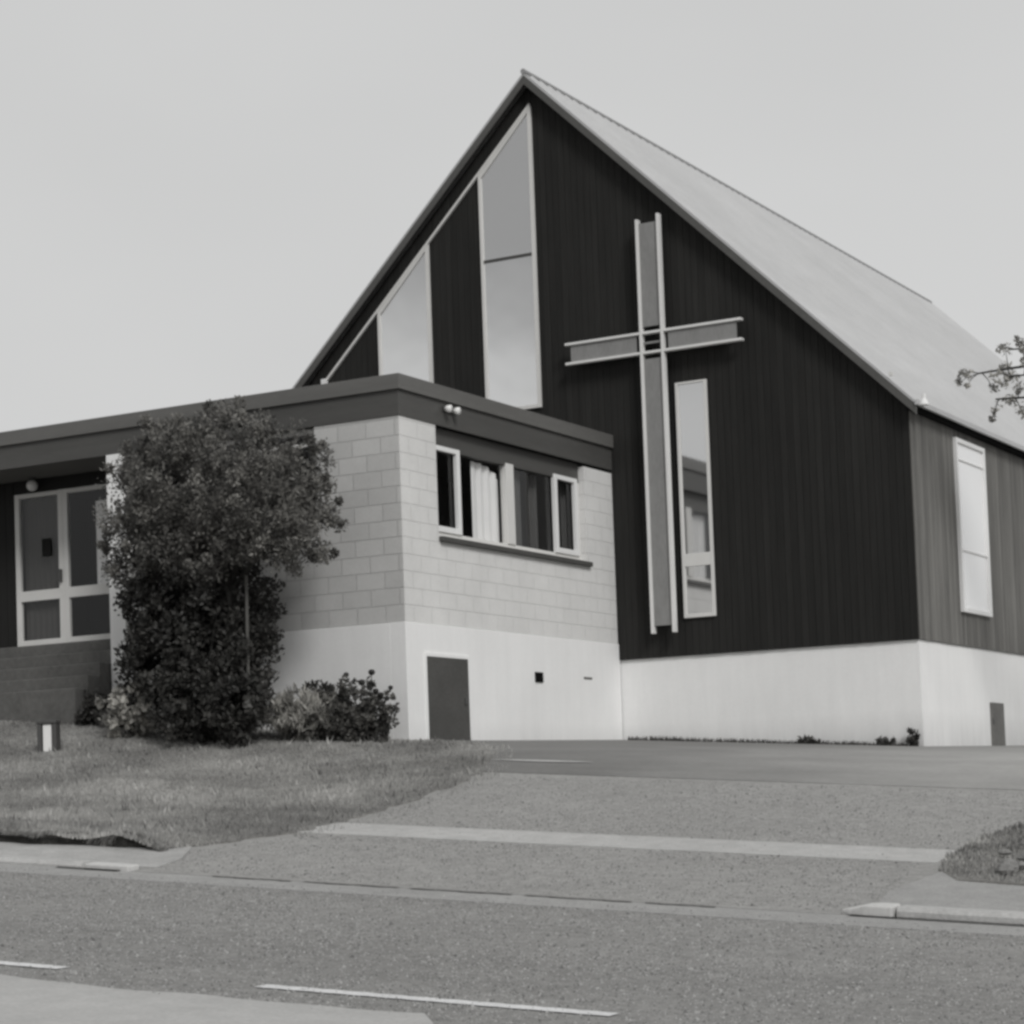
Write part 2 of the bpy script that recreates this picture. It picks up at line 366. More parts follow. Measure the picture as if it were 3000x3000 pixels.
tag(kerb_end(4.22, 4.58, -14.44, -14.26, .075, True).build('kerb_end_block', M['kerb_pale'], bevel=.012), 'pale rounded kerb nose where the right kerb begins beside the driveway', 'kerb block')
tag(kerb_end(-1.80, -1.38, -14.44, -14.30, .045, False).build('kerb_end_block', M['kerb_pale'], bevel=.012), 'pale flat kerb slab ending the left kerb below the lawn', 'kerb block')
gr = MB()
for i in range(40):
    x0 = -.6 + i * .1; y = -14.44 + .01 * math.sin(i * 1.7)
    if i % 9 == 7: continue
    gr.add([(x0, y - .02, G(x0, y) + .012), (x0 + .102, y - .02, G(x0 + .1, y) + .012), (x0 + .102, y + .02, G(x0 + .1, y) + .012), (x0, y + .02, G(x0, y) + .012)], [(0, 1, 2, 3)])
M['joint'] = noisy('gutter_seam', .13, [(3, .3), (25, .3)], .95, .1, .04, (30, .01))
tag(gr.build('crossing_joint', M['joint']), kind='structure'); gr = MB()
for x0 in np.arange(4.3, 12, .15):
    y = -14.45; gr.add([(x0, y - .015, G(x0, y) + .012), (x0 + .152, y - .015, G(x0 + .15, y) + .012), (x0 + .152, y + .03, G(x0 + .15, y) + .014), (x0, y + .03, G(x0, y) + .014)], [(0, 1, 2, 3)])
for x0 in np.arange(-2.05, -1.45, .1):
    y = -14.47; gr.add([(x0, y - .02, G(x0, y) + .012), (x0 + .102, y - .02, G(x0 + .1, y) + .012), (x0 + .102, y + .03, G(x0 + .1, y) + .014), (x0, y + .03, G(x0, y) + .014)], [(0, 1, 2, 3)])
tag(gr.build('kerb_foot_line', M['turf_edge_shade']), kind='structure')  # dark line laid along the foot of the kerbs
# left berm between lawn lip and kerb
sheet('berm', [(-30, -14.2), (-1.3, -14.2), (-1.45, -13.7), (-1.8, -13.1), (-30, -13.1)], M['berm'], .014, .4)
# lane markings
def dash(x0, x1, ya, yb):
    b = MB(); n = 30
    for i in range(n + 1):
        x = x0 + (x1 - x0) * i / n; y = ya + (yb - ya) * i / n; w = .055 + .006 * math.sin(i * 2.3)
        b.v += [(x, y - w, G(x, y - w) + .006), (x, y + w, G(x, y + w) + .006)]
    for i in range(n): b.f.append((2 * i, 2 * i + 2, 2 * i + 3, 2 * i + 1))
    return b.build('road_marking', M['paint_line'])
for i, a in enumerate(((2.80, 4.70, -18.6, -18.53), (-.25, 1.55, -18.66, -18.60), (5.95, 7.85, -18.5, -18.45), (-3.4, -1.6, -18.7, -18.67))):
    tag(dash(*a), kind='structure')
# lawn: a raised turf sheet with an undercut lip along the berm
def lip(x, y): return .03 + .11 * ss(-12.3, -13.3, y) * ss(-1.6, -2.4, x)
# note ss with reversed bounds gives the rise towards the road side
def lipf(x, y):
    a = min(max((-12.2 - y) / 1.0, 0), 1); c = min(max((-1.75 - x) / .6, 0), 1)
    return .012 + .125 * a * c * (.85 + .3 * math.sin(x * 2.3 + 1) * math.sin(x * 5.1))
front = [(x, -13.32 + wob(x, .06)) for x in np.arange(-30, -1.8, .15)]
lawn = front + lawn_edge[3:] + [(-4.34, -5.45), (-4.34, -5.62), (-30, -5.62)]
sheet('lawn', lawn, M['soil'], lipf, .3, thick=.16)
te = MB(); pts = [(x, -13.36 + wob(x, .06)) for x in np.arange(-30, -1.75, .15)]
for i, (x, y) in enumerate(pts):
    j = .03 * math.sin(x * 5.3) + .02 * math.sin(x * 13.7); q = .78 + .22 * math.sin(x * 3.1 + 1) * math.sin(x * 7.7)
    te.v += [(x, y - .03 + j, G(x, y) - .05), (x, y - .012 + j * .5, G(x, y) + max(lipf(x, y) * q - .01, .0))]
te.f = [(2 * i, 2 * i + 2, 2 * i + 3, 2 * i + 1) for i in range(len(pts) - 1)]
tag(te.build('turf_edge_shade', M['turf_edge_shade']), kind='structure')  # dark strip: undercut shade of the turf lip put into its colour
verge = [(4.48, -12.8), (4.2, -12.35), (4.05, -11.7), (3.98, -10.6), (4.1, -9.6), (4.7, -8.5), (14, -8.5), (14, -12.95), (5.2, -12.92)]
sheet('verge', verge, M['soil'], lambda x, y: .012 + .02 * math.sin(x * 3.1 + y * 2) ** 2 * min(max((x - 4.1) * 1.2, 0), 1), .3, thick=.2)
sheet('verge_path', [(4.35, -14.2), (30, -14.2), (30, -12.9), (5.2, -12.9), (4.5, -12.76), (4.25, -12.4), (4.2, -13.4)], M['gutter'], .012, .4)
# pale concrete sill across the drive by the wing
b = MB()
for i in range(13):
    x = -2.35 + i * .1; w = .05 * math.sin(math.pi * (i + .5) / 13)
    b.v += [(x, -7.16 - w, G(x, -7.16 - w) + .02), (x, -7.16 + w, G(x, -7.16 + w) + .02)]
for i in range(12): b.f.append((2 * i, 2 * i + 2, 2 * i + 3, 2 * i + 1))
tag(b.build('drive_patch', M['concrete']), kind='structure')

def in_poly(px, py, poly):
    c = np.zeros(len(px), bool); n = len(poly)
    for i in range(n):
        x1, y1 = poly[i]; x2, y2 = poly[(i + 1) % n]
        if y1 == y2: continue
        k = ((y1 > py) != (y2 > py)) & (px < (x2 - x1) * (py - y1) / (y2 - y1) + x1); c ^= k
    return c
def mesh_np(name, V, F, mat, rnd=None, parent=None):
    me = bpy.data.meshes.new(name); nv = len(V); nf, k = F.shape
    me.vertices.add(nv); me.vertices.foreach_set('co', np.asarray(V, np.float32).ravel())
    me.loops.add(nf * k); me.loops.foreach_set('vertex_index', np.asarray(F, np.int32).ravel())
    me.polygons.add(nf); me.polygons.foreach_set('loop_start', np.arange(0, nf * k, k, dtype=np.int32))
    me.update(calc_edges=True)
    if rnd is not None:
        a = me.attributes.new('rnd', 'FLOAT', 'POINT'); a.data.foreach_set('value', np.asarray(rnd, np.float32))
    me.materials.append(mat); o = bpy.data.objects.new(name, me); COL.objects.link(o)
    if parent is not None: o.parent = parent; o.matrix_parent_inverse = Matrix.Translation(-parent.location)
    return o
def vnoise(x, y, s, seed):
    r = np.random.default_rng(seed); g = r.random((64, 64)); x = x * s; y = y * s
    i = np.floor(x).astype(int); j = np.floor(y).astype(int); fx = x - i; fy = y - j; fx = fx * fx * (3 - 2 * fx); fy = fy * fy * (3 - 2 * fy)
    q = lambda a, b: g[a % 64, b % 64]
    return (q(i, j) * (1 - fx) + q(i + 1, j) * fx) * (1 - fy) + (q(i, j + 1) * (1 - fx) + q(i + 1, j + 1) * fx) * fy
Gv = np.vectorize(G)
def blades(name, poly, n, h, w, mat, off, kind='stuff', patch=.5, hv=.5):
    xs = [p[0] for p in poly]; ys = [p[1] for p in poly]
    x = rng.uniform(max(min(xs), -14), max(xs), n); y = rng.uniform(min(ys), max(ys), n)
    k = in_poly(x, y, poly); x, y = x[k], y[k]
    m = .5 * vnoise(x, y, 2.1, 3) + .3 * vnoise(x, y, 6, 4) + .2 * vnoise(x, y, .6, 5)
    k = rng.random(len(x)) < (1 - patch + patch * 1.6 * m); x, y, m = x[k], y[k], m[k]
    z = np.array([G(a, c) + (off(a, c) if callable(off) else off) for a, c in zip(x, y)])
    n = len(x); hh = h * (.5 + rng.random(n)) * (1 - hv + hv * 2 * m); a = rng.uniform(0, 2 * np.pi, n); ln = rng.uniform(0, .9, n); la = rng.uniform(0, 2 * np.pi, n)
    dx, dy = np.cos(a) * w / 2, np.sin(a) * w / 2
    V = np.empty((n, 3, 3))
    V[:, 0] = np.c_[x - dx, y - dy, z - .01]; V[:, 1] = np.c_[x + dx, y + dy, z - .01]
    V[:, 2] = np.c_[x + np.cos(la) * hh * ln, y + np.sin(la) * hh * ln, z + hh]
    q = vnoise(x, y * 1.0, 1.1, 21) * .6 + vnoise(x, y, 3.2, 22) * .4
    r = np.clip(.05 + .5 * m + .7 * (q - .5) * 1.6 + .2 + rng.normal(0, .18, n), 0, 1)
    o = mesh_np(name, V.reshape(-1, 3), np.arange(3 * n).reshape(-1, 3), mat, np.repeat(r, 3)); return tag(o, kind=kind)
vis_lawn = [(-11.5, -13.42), (-1.9, -13.42)] + lawn_edge[3:] + [(-4.4, -5.66), (-11.5, -5.66)]
blades('grass', vis_lawn, 360000, .020, .018, M['grass'], lipf, patch=.45)
edge_out = [(x + .28, y - .05) for x, y in edge_base[4:-1]]
blades('edge_tufts', edge_base[4:-1] + edge_out[::-1], 5200, .03, .015, M['grass'], .006, patch=1, hv=.8)
blades('lawn_weeds', vis_lawn, 9000, .05, .03, M['weed'], lipf, patch=1, hv=1)
blades('lip_grass', [(x, -13.36 + wob(x, .06)) for x in np.arange(-9, -1.8, .2)] + [(-1.9, -13.2), (-9, -13.2)], 6000, .05, .012, M['grass'], lipf)
blades('weeds', [(4.48, -12.78), (4.2, -12.33), (4.05, -11.7), (3.98, -10.6), (4.1, -9.6), (4.7, -8.5), (7.5, -8.5), (7.5, -12.9), (5.2, -12.88)], 30000, .03, .02, M['weed'], .02, patch=1, hv=1)
# turf hanging over the undercut edge
n = 9000; hx = rng.uniform(-9, -1.85, n); hy = np.array([-13.33 + wob(a, .06) for a in hx]) - rng.uniform(0, .05, n)
hz = np.array([G(a, c) + lipf(a, c) for a, c in zip(hx, hy)]); dr = rng.uniform(-.01, .03, n) + .075 * np.clip(np.sin(hx * 4.1) + np.sin(hx * 9.3), 0, 2) * rng.random(n)
V = np.empty((n, 3, 3)); V[:, 0] = np.c_[hx - .008, hy + .03, hz + .02]; V[:, 1] = np.c_[hx + .008, hy + .03, hz + .02]; V[:, 2] = np.c_[hx + rng.normal(0, .02, n), hy - .05, hz - dr]
tag(mesh_np('hanging_grass', V.reshape(-1, 3), np.arange(3 * n).reshape(-1, 3), M['grass'], np.repeat(rng.random(n), 3)), kind='stuff')
b = MB()
for i in range(60):
    x = random.uniform(4.3, 7); y = random.uniform(-12.7, -8.8); r = random.uniform(.03, .11)
    pr = [(0, -r * .4), (r * .8, -r * .3), (r, 0), (r * .7, r * .45), (r * .2, r * .6), (0, r * .6)]
    b2 = MB(); b2.lathe(pr, (0, 0, 0), 7); s = [1 + random.uniform(-.3, .3) for _ in range(2)]
    b.add([(x + vx * s[0] * random.uniform(.9, 1.1), y + vy * s[1] * random.uniform(.9, 1.1), G(x, y) + .05 + vz) for vx, vy, vz in b2.v], b2.f)
tag(b.build('verge_stones', M['rock']), kind='stuff')

def chips(name, poly, n, s, off):
    xs = [p[0] for p in poly]; ys = [p[1] for p in poly]
    x = rng.uniform(min(xs), max(xs), n); y = rng.uniform(min(ys), max(ys), n)
    k = in_poly(x, y, poly); x, y = x[k], y[k]; k = rng.random(len(x)) < .35 + .65 * vnoise(x, y, 3, 9); x, y = x[k], y[k]; n = len(x)
    z = np.array([G(a, c) + off for a, c in zip(x, y)]); r = s * rng.lognormal(0, .35, n); a = rng.uniform(0, 6.28, n)
    V = np.empty((n, 4, 3))
    for j in range(3):
        q = a + j * 2.094 + rng.normal(0, .25, n); V[:, j] = np.c_[x + r * np.cos(q), y + r * np.sin(q), z - .002]
    V[:, 3] = np.c_[x + r * .4 * rng.normal(size=n), y + r * .4 * rng.normal(size=n), z + r * rng.uniform(.5, 1.0, n)]
    b0 = np.arange(n)[:, None] * 4
    Fc = np.concatenate([b0 + np.array([[0, 1, 3]]), b0 + np.array([[1, 2, 3]]), b0 + np.array([[2, 0, 3]])])
    o = mesh_np(name, V.reshape(-1, 3), Fc, M['chip'], np.repeat(rng.random(n), 4)); return tag(o, kind='stuff')
chips('road_chips', [(-6, -19.15), (9.5, -19.15), (9.5, -14.6), (-6, -14.6)], 110000, .0062, .002)
chips('drive_chips', [(-1.9, -14.3), (4.3, -14.3), (4.2, -13.2), (4.0, -12.3), (3.95, -11.5), (3.9, -10.3), (4.0, -9.4), (4.5, -8.0), (-1.7, -8.0), (-1.5, -11.4), (-1.4, -12.2)], 45000, .0062, .006)

# ------------------------------------------------------------------ church
HX, HY = -4.337, -5.607            # outer corner of the wing
RX, RZ = -5.40, 8.42               # ridge of the nave
EZ = 3.164; SL = (RZ - EZ) / -RX   # eave height, roof slope
NL = 17.9                          # nave length
ZP, ZF = .225, 2.66                # wing plinth top, underside of fascia
church = thing('church', 'church with steep dark boarded gable, pale iron roof and flat roofed block wing', 'church', (HX, 0, G(HX, 0)))
def roofz(x): return RZ - abs(x - RX) * SL
def board_wall(b, u0, u1, z0f, z1f, face, w=.10, gap=.004):
    u = math.floor(u0 / w) * w
    while u < u1:
        a, c = max(u + gap / 2, u0), min(u + w - gap / 2, u1); u += w
        if c - a < .02: continue
        d = .018 + random.uniform(-.002, .002)
        za, zc = z1f(a), z1f(c); z0 = z0f((a + c) / 2) + random.uniform(-.004, .004)
        if min(za, zc) - z0 < .05: continue
        zr = RZ - .06
        poly = [(a, z0), (c, z0), (c, zc), (a, za)]
        if face == 'x': b.prism_y(poly, -d, .012)
        else: b.prism_x(poly, -.012, d)
b = MB(); board_wall(b, 2 * RX + .02, 0, lambda x: 0 if x > HX - .1 else 2.6, lambda x: roofz(x) - .05, 'x')
g = b.build('gable_wall', M['clad_gable'], church)
MB().prism_y([(2 * RX + .05, 2.6), (HX, 2.6), (HX, 0), (-.03, 0), (-.03, EZ - .1), (RX, RZ - .12), (2 * RX + .05, EZ - .1)], .013, .12).build('wall_lining', M['gap'], g)
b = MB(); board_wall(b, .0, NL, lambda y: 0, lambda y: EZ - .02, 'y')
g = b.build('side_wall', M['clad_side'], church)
MB().box(-.12, -.013, .02, NL, 0, EZ - .05).build('wall_lining', M['gap'], g)
# plinth under the nave
b = MB(); b.box(HX + .002, -.012, .022, .3, -2.4, -.003); b.box(-.3, -.012, .3, NL, -2.4, -.003)
b.build('nave_plinth', M['plinth'], church)
# hatch low in the side plinth
h = MB().box(-.02, .012, 2.98, 3.58, -1.42, -.75).build('hatch', M['hatch_pale'], church, .004)
h['label'] = 'small faded grey hatch low in the side wall'
MB().box(.012, .022, 3.02, 3.07, -1.05, -.98).build('handle', M['metal'], h)
# nave roof: ribbed light iron on both slopes
T = .05
b = MB(); OV = .20; y = -OV; prof = []
while y < NL:
    prof += [(y, 0), (y + .17, 0), (y + .19, .022), (y + .23, .022), (y + .25, 0)]; y += .26
for side in (1, -1):
    xe = RX + side * (-RX + .17); ze = roofz(RX + (-RX + .17)) + .06
    o = len(b.v)
    nl = (SL / math.hypot(1, SL) * side, 1 / math.hypot(1, SL))
    for yy, dz in prof: b.v += [(RX + nl[0] * dz, yy, RZ + .06 + nl[1] * dz), (xe + nl[0] * dz, yy, ze + nl[1] * dz)]
    for i in range(len(prof) - 1):
        q = (o + 2 * i, o + 2 * i + 1, o + 2 * i + 3, o + 2 * i + 2); b.f.append(q if side < 0 else q[::-1])
    e = MB(); 
    b.add([(RX, -OV, RZ + .055), (xe, -OV, ze - .005), (xe, -OV, ze - .035), (RX, -OV, RZ + .02), (RX, NL, RZ + .055), (xe, NL, ze - .005), (xe, NL, ze - .035), (RX, NL, RZ + .02)],
          [(0, 1, 2, 3), (4, 7, 6, 5), (3, 2, 6, 7), (1, 5, 6, 2)])
roof = b.build('nave_roof', M['roof'], church)
b = MB(); b.tube([(RX, -OV - .01, RZ + .075), (RX, NL, RZ + .075)], .04, 8); b.build('ridge_cap', M['ridge'], roof)
# barge boards on the front verge
for side in (1, -1):
    xe = RX + side * (-RX + .17); ze = roofz(RX + (-RX + .17)) + .02
    dz = .13
    poly = [(RX, RZ + .02), (RX, RZ + .02 - dz), (xe, ze - dz), (xe, ze)]
    if side > 0: poly = poly
    else: poly = poly[::-1]
    MB().prism_y(poly, -OV + .002, -OV + .032).build('barge_board', M['barge'], roof)
    MB().prism_y([(x, z - .03) if i in (0, 3) else (x, z + .10) for i, (x, z) in enumerate(poly if side > 0 else poly[::-1])][::1 if side > 0 else -1], -OV + .035, -.022).build('verge_soffit', M['fascia_low'], roof)
MB().box(.024, .11, -.16, NL, EZ - .19, EZ - .055).build('eave_shade_board', M['gap'], roof)  # near-black board added to carry the shadow line under the eave
xg = .17; zg = roofz(RX + (-RX + .17)) + .06
MB().box(xg - .01, xg + .03, -OV - .02, NL, zg - .045, zg + .018).build('eave_gutter', M['roof'], roof)
# white rainwater head at the eave corner
b = MB(); b.lathe([(.0, .15), (.026, .15), (.026, .09), (.036, .07), (.062, .02), (.062, .0), (0, .0)], (.235, -.06, 3.02), 14)
b.build('rainwater_head', M['white'], church, smooth=False)
MB().box(-.17, -.12, -.225, -.185, 3.43, 3.48).build('verge_clip', M['trim'], roof)

def zr(x): return 8.02 + .974 * (x + 5.40)      # line of the white rake trim
def poly_window(name, xl, xr, zb, label, rail=None):
    fw = .055
    outer = [(xl, zb), (xr, zb), (xr, zr(xr)), (xl, zr(xl))]
    f = MB()
    f.prism_y([(xl, zb), (xl + fw * .8, zb), (xl + fw * .8, zr(xl + fw * .8)), (xl, zr(xl))], -.06, -.021)
    f.prism_y([(xr - fw, zb), (xr, zb), (xr, zr(xr)), (xr - fw, zr(xr - fw))], -.06, -.021)
    f.box(xl + fw * .8, xr - fw, -.058, -.021, zb, zb + .05)
    f.prism_y([(xl + fw * .8, zr(xl) - .04), (xr - fw, zr(xr) - .09), (xr - fw, zr(xr - fw)), (xl + fw * .8, zr(xl + fw * .8))], -.058, -.021)
    w = f.build(name, M['trim'], church); w['label'] = label
    MB().prism_y([(xl + .03, zb + .03), (xr - .03, zb + .03), (xr - .03, zr(xr) - .06), (xl + .03, zr(xl) - .02)], -.036, -.024).build('pane', M['obscure'], w)
    if rail: MB().box(xl + .04, xr - .05, -.05, -.037, rail - .02, rail + .02).build('rail', M['hatch'], w)
    return w
poly_window('gable_window', -6.285, -5.385, 3.674, 'tall sloping topped window under the gable peak', 5.893)
poly_window('gable_window', -8.08, -7.165, 3.2, 'shorter sloping topped window beside the wing roof')
x0, x1 = -9.04, -5.40
b = MB().prism_y([(x0, zr(x0) - .0), (x1, zr(x1)), (x1 - .0, zr(x1) + .05), (x0, zr(x0) + .05)], -.066, -.021); b.build('rake_trim', M['trim'], church)
MB().box(x0 - .05, x0 + .03, -.1, -.03, zr(x0) - .04, zr(x0) + .06).build('trim_block', M['white'], church)
# tall slot window beside the cross
f = MB(); xl, xr, zb, zt = -3.295, -2.825, .507, 3.754; q = .045
f.box(xl, xl + q, -.06, -.021, zb, zt); f.box(xr - q, xr, -.06, -.021, zb, zt); f.box(xl + q, xr - q, -.058, -.021, zb, zb + .055); f.box(xl + q, xr - q, -.058, -.021, zt - .03, zt)
f.box(xl + q, xr - q, -.058, -.021, 1.21, 1.385)
w = f.build('slot_window', M['trim'], church, .004)
MB().box(xl + .03, xr - .03, -.036, -.024, zb + .03, 1.25).build('pane', M['slot_glass'], w)
MB().box(xl + .03, xr - .03, -.036, -.024, 1.3, zt - .015).build('pane', M['slot_glass'], w)
# window in the long side wall
f = MB(); y0, y1, zb, zt = 1.74, 3.05, .455, 2.86; q = .06
f.box(.021, .075, y0, y0 + q, zb, zt); f.box(.021, .075, y1 - q, y1, zb, zt); f.box(.021, .073, y0 + q, y1 - q, zb, zb + q); f.box(.021, .073, y0 + q, y1 - q, zt - q, zt)
f.box(.021, .06, y0 + q, y1 - q, 2.56, 2.585); f.box(.021, .06, y0 + q, y1 - q, 1.3, 1.325)
w = f.build('side_window', M['white'], church, .004)
MB().box(.024, .04, y0 + .03, y1 - .03, zb + .03, zt - .03).build('pane', M['frosted'], w)

# ---- wing
b = MB(); b.box(HX - .2, HX + .014, HY - .014, -.001, -2.2, ZP); b.box(-8.45, HX - .2, HY - .014, HY + .2, -2.2, ZP - .002)
b.build('wing_plinth', M['plinth'], church, .006)
WY0, WY1, WZ0 = -4.77, -.86, 1.30
b = MB(); b.box(HX - .2, HX, HY + .003, WY0, ZP, ZF); b.box(HX - .2, HX, WY1, -.002, ZP, 2.615); b.box(HX - .2, HX, WY0, WY1, ZP, WZ0)
b.build('side_block_wall', M['block_side'], church)
b = MB(); b.box(-5.535, HX - .002, HY, HY + .2, ZP, ZF); b.box(-8.45, -5.535, HY, HY + .2, ZP, WZ0)
b.build('front_block_wall', M['block_front'], church)
MB().box(-8.70, -8.45, HY - .03, HY + .25, -1.5, ZF - .002).build('pilaster', M['plinth'], church, .006)
MB().box(HX - .18, HX - .09, WY0, WY1, 2.40, ZF - .003).build('window_header', M['fascia_low'], church)
# fascia and flat roof
XL = -22.0
b = MB(); b.box(XL, HX + .05, HY - .05, HY + .0, 2.968, 3.15); b.box(HX, HX + .05, HY, -.002, 2.968, 3.15)
b.build('roof_fascia', M['fascia'], church, .004)
b = MB(); b.box(XL, HX + .012, HY - .012, HY + .03, ZF, 2.968); b.box(HX - .03, HX + .012, HY + .03, -.002, ZF, 2.968)
b.build('fascia_board', M['fascia_low'], church, .003)
MB().box(XL, HX - .03, HY + .03, 9, 3.02, 3.10).build('flat_roof', M['hatch'], church)
b = MB(); b.box(XL, -8.45, HY + .03, -4.2, ZF + .02, ZF + .06)
b.build('porch_soffit', M['soffit'], church)
# room behind the wing windows
b = MB(); b.box(-8.4, HX - .22, -.32, -.02, .2, ZF); b.box(-8.4, HX - .22, HY + .22, -.32, .2, .3); b.box(-8.45, -8.40, HY + .25, -.02, .2, ZF); b.box(-8.4, HX - .22, HY + .22, -.32, ZF - .02, ZF + .05)
b.box(-6.6, -6.5, HY + .3, -.4, .3, ZF - .02)
b.build('interior', M['room'], church)
# window in the side of the wing
fx0, fx1 = HX - .17, HX - .10
f = MB(); f.box(fx0, fx1, WY0, WY1, WZ0 + .005, 1.385); f.box(fx0, fx1 + .02, -2.90, -2.70, 1.385, 2.428)
f.box(fx0, fx1 + .003, WY0, WY0 + .06, 1.385, 2.395); f.box(fx0, fx1 + .003, WY1 - .06, WY1, 1.385, 2.395); f.box(fx0, fx1 + .075, WY0 + .002, WY1 - .002, WZ0 + .003, WZ0 + .03)
w = f.build('wing_window', M['trim'], church, .004)
for ya, yb in ((-4.76, -4.08), (-1.60, -.93)):
    c = MB(); q = .085; c.box(fx1 - .02, fx1 + .03, ya, ya + q, 1.386, 2.44); c.box(fx1 - .02, fx1 + .03, yb - q, yb, 1.386, 2.44)
    c.box(fx1 - .02, fx1 + .028, ya + q, yb - q, 1.386, 1.386 + q * .8); c.box(fx1 - .02, fx1 + .028, ya + q, yb - q, 2.44 - q * .7, 2.44)
    c.build('casement', M['white'], w, .003)
MB().box(fx0 + .03, fx0 + .036, WY0 + .03, WY1 - .03, 1.36, 2.42).build('pane', M['clear'], w)
MB().box(HX - .04, HX + .06, WY0 - .0, WY1 + .06, 1.24, WZ0 + .002).build('sill', M['hatch'], w, .006)
def curtain(y0, y1, x, z0, z1, mat, amp=.03, wl=.12, taper=0):
    b = MB(); n = max(8, int(abs(y1 - y0) / .02))
    for i in range(n + 1):
        t = i / n; y = y0 + (y1 - y0) * t; xx = x + amp * math.sin(y / wl * 2 * math.pi) + .01 * math.sin(y * 31)
        b.v += [(xx, y, z0), (xx, y + taper * (1 - t) * 0, z1 - taper * t ** 3)]
    for i in range(n): b.f.append((2 * i, 2 * i + 2, 2 * i + 3, 2 * i + 1))
    return b.build('curtain', mat, w, smooth=True)
curtain(-3.60, -2.90, fx0 - .03, 1.3, 2.38, M['curtain'], .012, .17, .16)
curtain(-2.64, -2.25, fx0 - .08, 1.3, 2.40, M['curtain_grey'], .03, .1)
curtain(-1.95, -1.72, fx0 - .12, 1.3, 2.40, M['curtain_grey'], .03, .1)
curtain(-1.15, -.95, fx0 - .10, 1.3, 2.40, M['curtain_grey'], .03, .09)
# front window of the wing, mostly behind the shrub
f = MB(); f.box(-8.45, -5.535, HY + .08, HY + .14, WZ0, 1.37); f.box(-8.45, -5.535, HY + .06, HY + .14, 2.445, 2.485); f.box(-8.45, -5.535, HY + .08, HY + .14, 2.60, ZF - .003)
for x in (-8.42, -7.5, -6.55): f.box(x, x + .06, HY + .075, HY + .14, 1.37, 2.6)
w2 = f.build('front_window', M['trim'], church)
MB().box(-8.44, -5.54, HY + .11, HY + .116, 1.36, 2.61).build('pane', M['clear'], w2)
# underfloor door, vents
d = MB().box(HX + .004, HX + .022, -5.19, -4.215, -1.6, -.165).build('underfloor_door', M['hatch'], church, .003)
d['label'] = 'plain grey underfloor door in the white plinth of the wing'
f = MB(); f.box(HX + .006, HX + .028, -5.235, -5.19, -1.6, -.12); f.box(HX + .006, HX + .028, -4.215, -4.18, -1.6, -.12); f.box(HX + .006, HX + .028, -5.19, -4.215, -.165, -.12)
f.build('door_frame', M['plinth'], d, .003)
MB().box(HX + .022, HX + .04, -4.33, -4.28, -.72, -.64).build('handle', M['metal'], d, .003)
b = MB(); b.box(HX + .014, HX + .03, -2.50, -2.30, -.385, -.255)
for i in range(4): b.box(HX + .028, HX + .04, -2.49, -2.31, -.375 + i * .032, -.36 + i * .032)
v = b.build('vent', M['gap'], church); v['label'] = 'small dark square vent in the white plinth'
v = MB().box(HX + .012, HX + .02, -1.12, -.88, -.30, -.27).build('vent_slot', M['hatch_pale'], church)
# porch: floor, glazed doors, dark timber wall
DY = -4.6; FZ = .37
MB().box(-20, -8.72, -5.05, -4.2, -1.5, FZ - .01).build('porch_floor', M['step'], church)
MB().box(-8.72, -8.62, HY + .25, -4.2, -.5, ZF).build('porch_return', M['darkwood'], church)
b = MB()
for i in range(60):
    x = -11.16 - i * .14; b.box(x - .135, x, DY - .02 - random.uniform(0, .004), DY + .05, FZ - .01, ZF + .02)
b.box(-20, -11.16, DY + .02, DY + .08, FZ - .01, ZF + .02)
b.build('porch_wall', M['darkwood'], church)
DXS = (-11.14, -10.30, -9.44, -8.74)
MB().box(-11.14, -8.73, DY - .03, DY + .05, 2.50, ZF + .02).build('door_header', M['darkwood'], church)
for i in range(3):
    xa, xb = DXS[i] + .002, DXS[i + 1] - .002; f = MB(); q = .08
    f.box(xa, xa + q, DY - .02, DY + .03, FZ + .01, 2.50); f.box(xb - q, xb, DY - .02, DY + .03, FZ + .01, 2.50)
    f.box(xa + q, xb - q, DY - .018, DY + .03, FZ + .01, FZ + .13); f.box(xa + q, xb - q, DY - .018, DY + .03, 1.03, 1.17); f.box(xa + q, xb - q, DY - .018, DY + .03, 2.44, 2.498)
    d = f.build('glazed_door', M['trim'], church, .003)
    MB().box(xa + q * .6, xb - q * .6, DY, DY + .006, FZ + .1, 2.46).build('pane', M['clear'], d)
    MB().box(xb - .06, xb - .02, DY - .06, DY - .021, 1.25, 1.42).build('handle', M['metal'], d)
    c = MB()
    if i == 0:
        for k in range(24): c.v += [(xa + .08 + k * .03, DY + .09 + .012 * math.sin(k * 1.9), FZ), (xa + .08 + k * .03, DY + .09 + .012 * math.sin(k * 1.9), 2.48)]
        c.f = [(2 * k, 2 * k + 2, 2 * k + 3, 2 * k + 1) for k in range(23)]; c.build('curtain', M['curtain_dim'], d, smooth=True)
        MB().box(xa + .47, xa + .62, DY - .02, DY - .008, 1.62, 1.86).build('notice', M['dark'], d)
    if i == 1:
        for k in range(12): c.v += [(xa + .50 + k * .03, DY + .07 + .012 * math.sin(k * 1.9), 1.1), (xa + .50 + k * .03, DY + .07 + .012 * math.sin(k * 1.9), 2.30)]
        c.f = [(2 * k, 2 * k + 2, 2 * k + 3, 2 * k + 1) for k in range(11)]; c.build('curtain', M['curtain'], d, smooth=True)
b = MB(); b.box(-11.3, -8.5, DY + 1.6, DY + 1.7, FZ - .1, ZF + .02); b.box(-11.3, -11.2, DY + .09, DY + 1.6, FZ - .1, ZF + .02); b.box(-8.6, -8.5, DY + .09, DY + 1.6, FZ - .1, ZF + .02)
b.box(-11.2, -8.6, DY + .09, DY + 1.6, FZ - .1, FZ); b.box(-11.2, -8.6, DY + .09, DY + 1.6, ZF - .03, ZF + .02)
b.build('foyer', M['dark'], church)
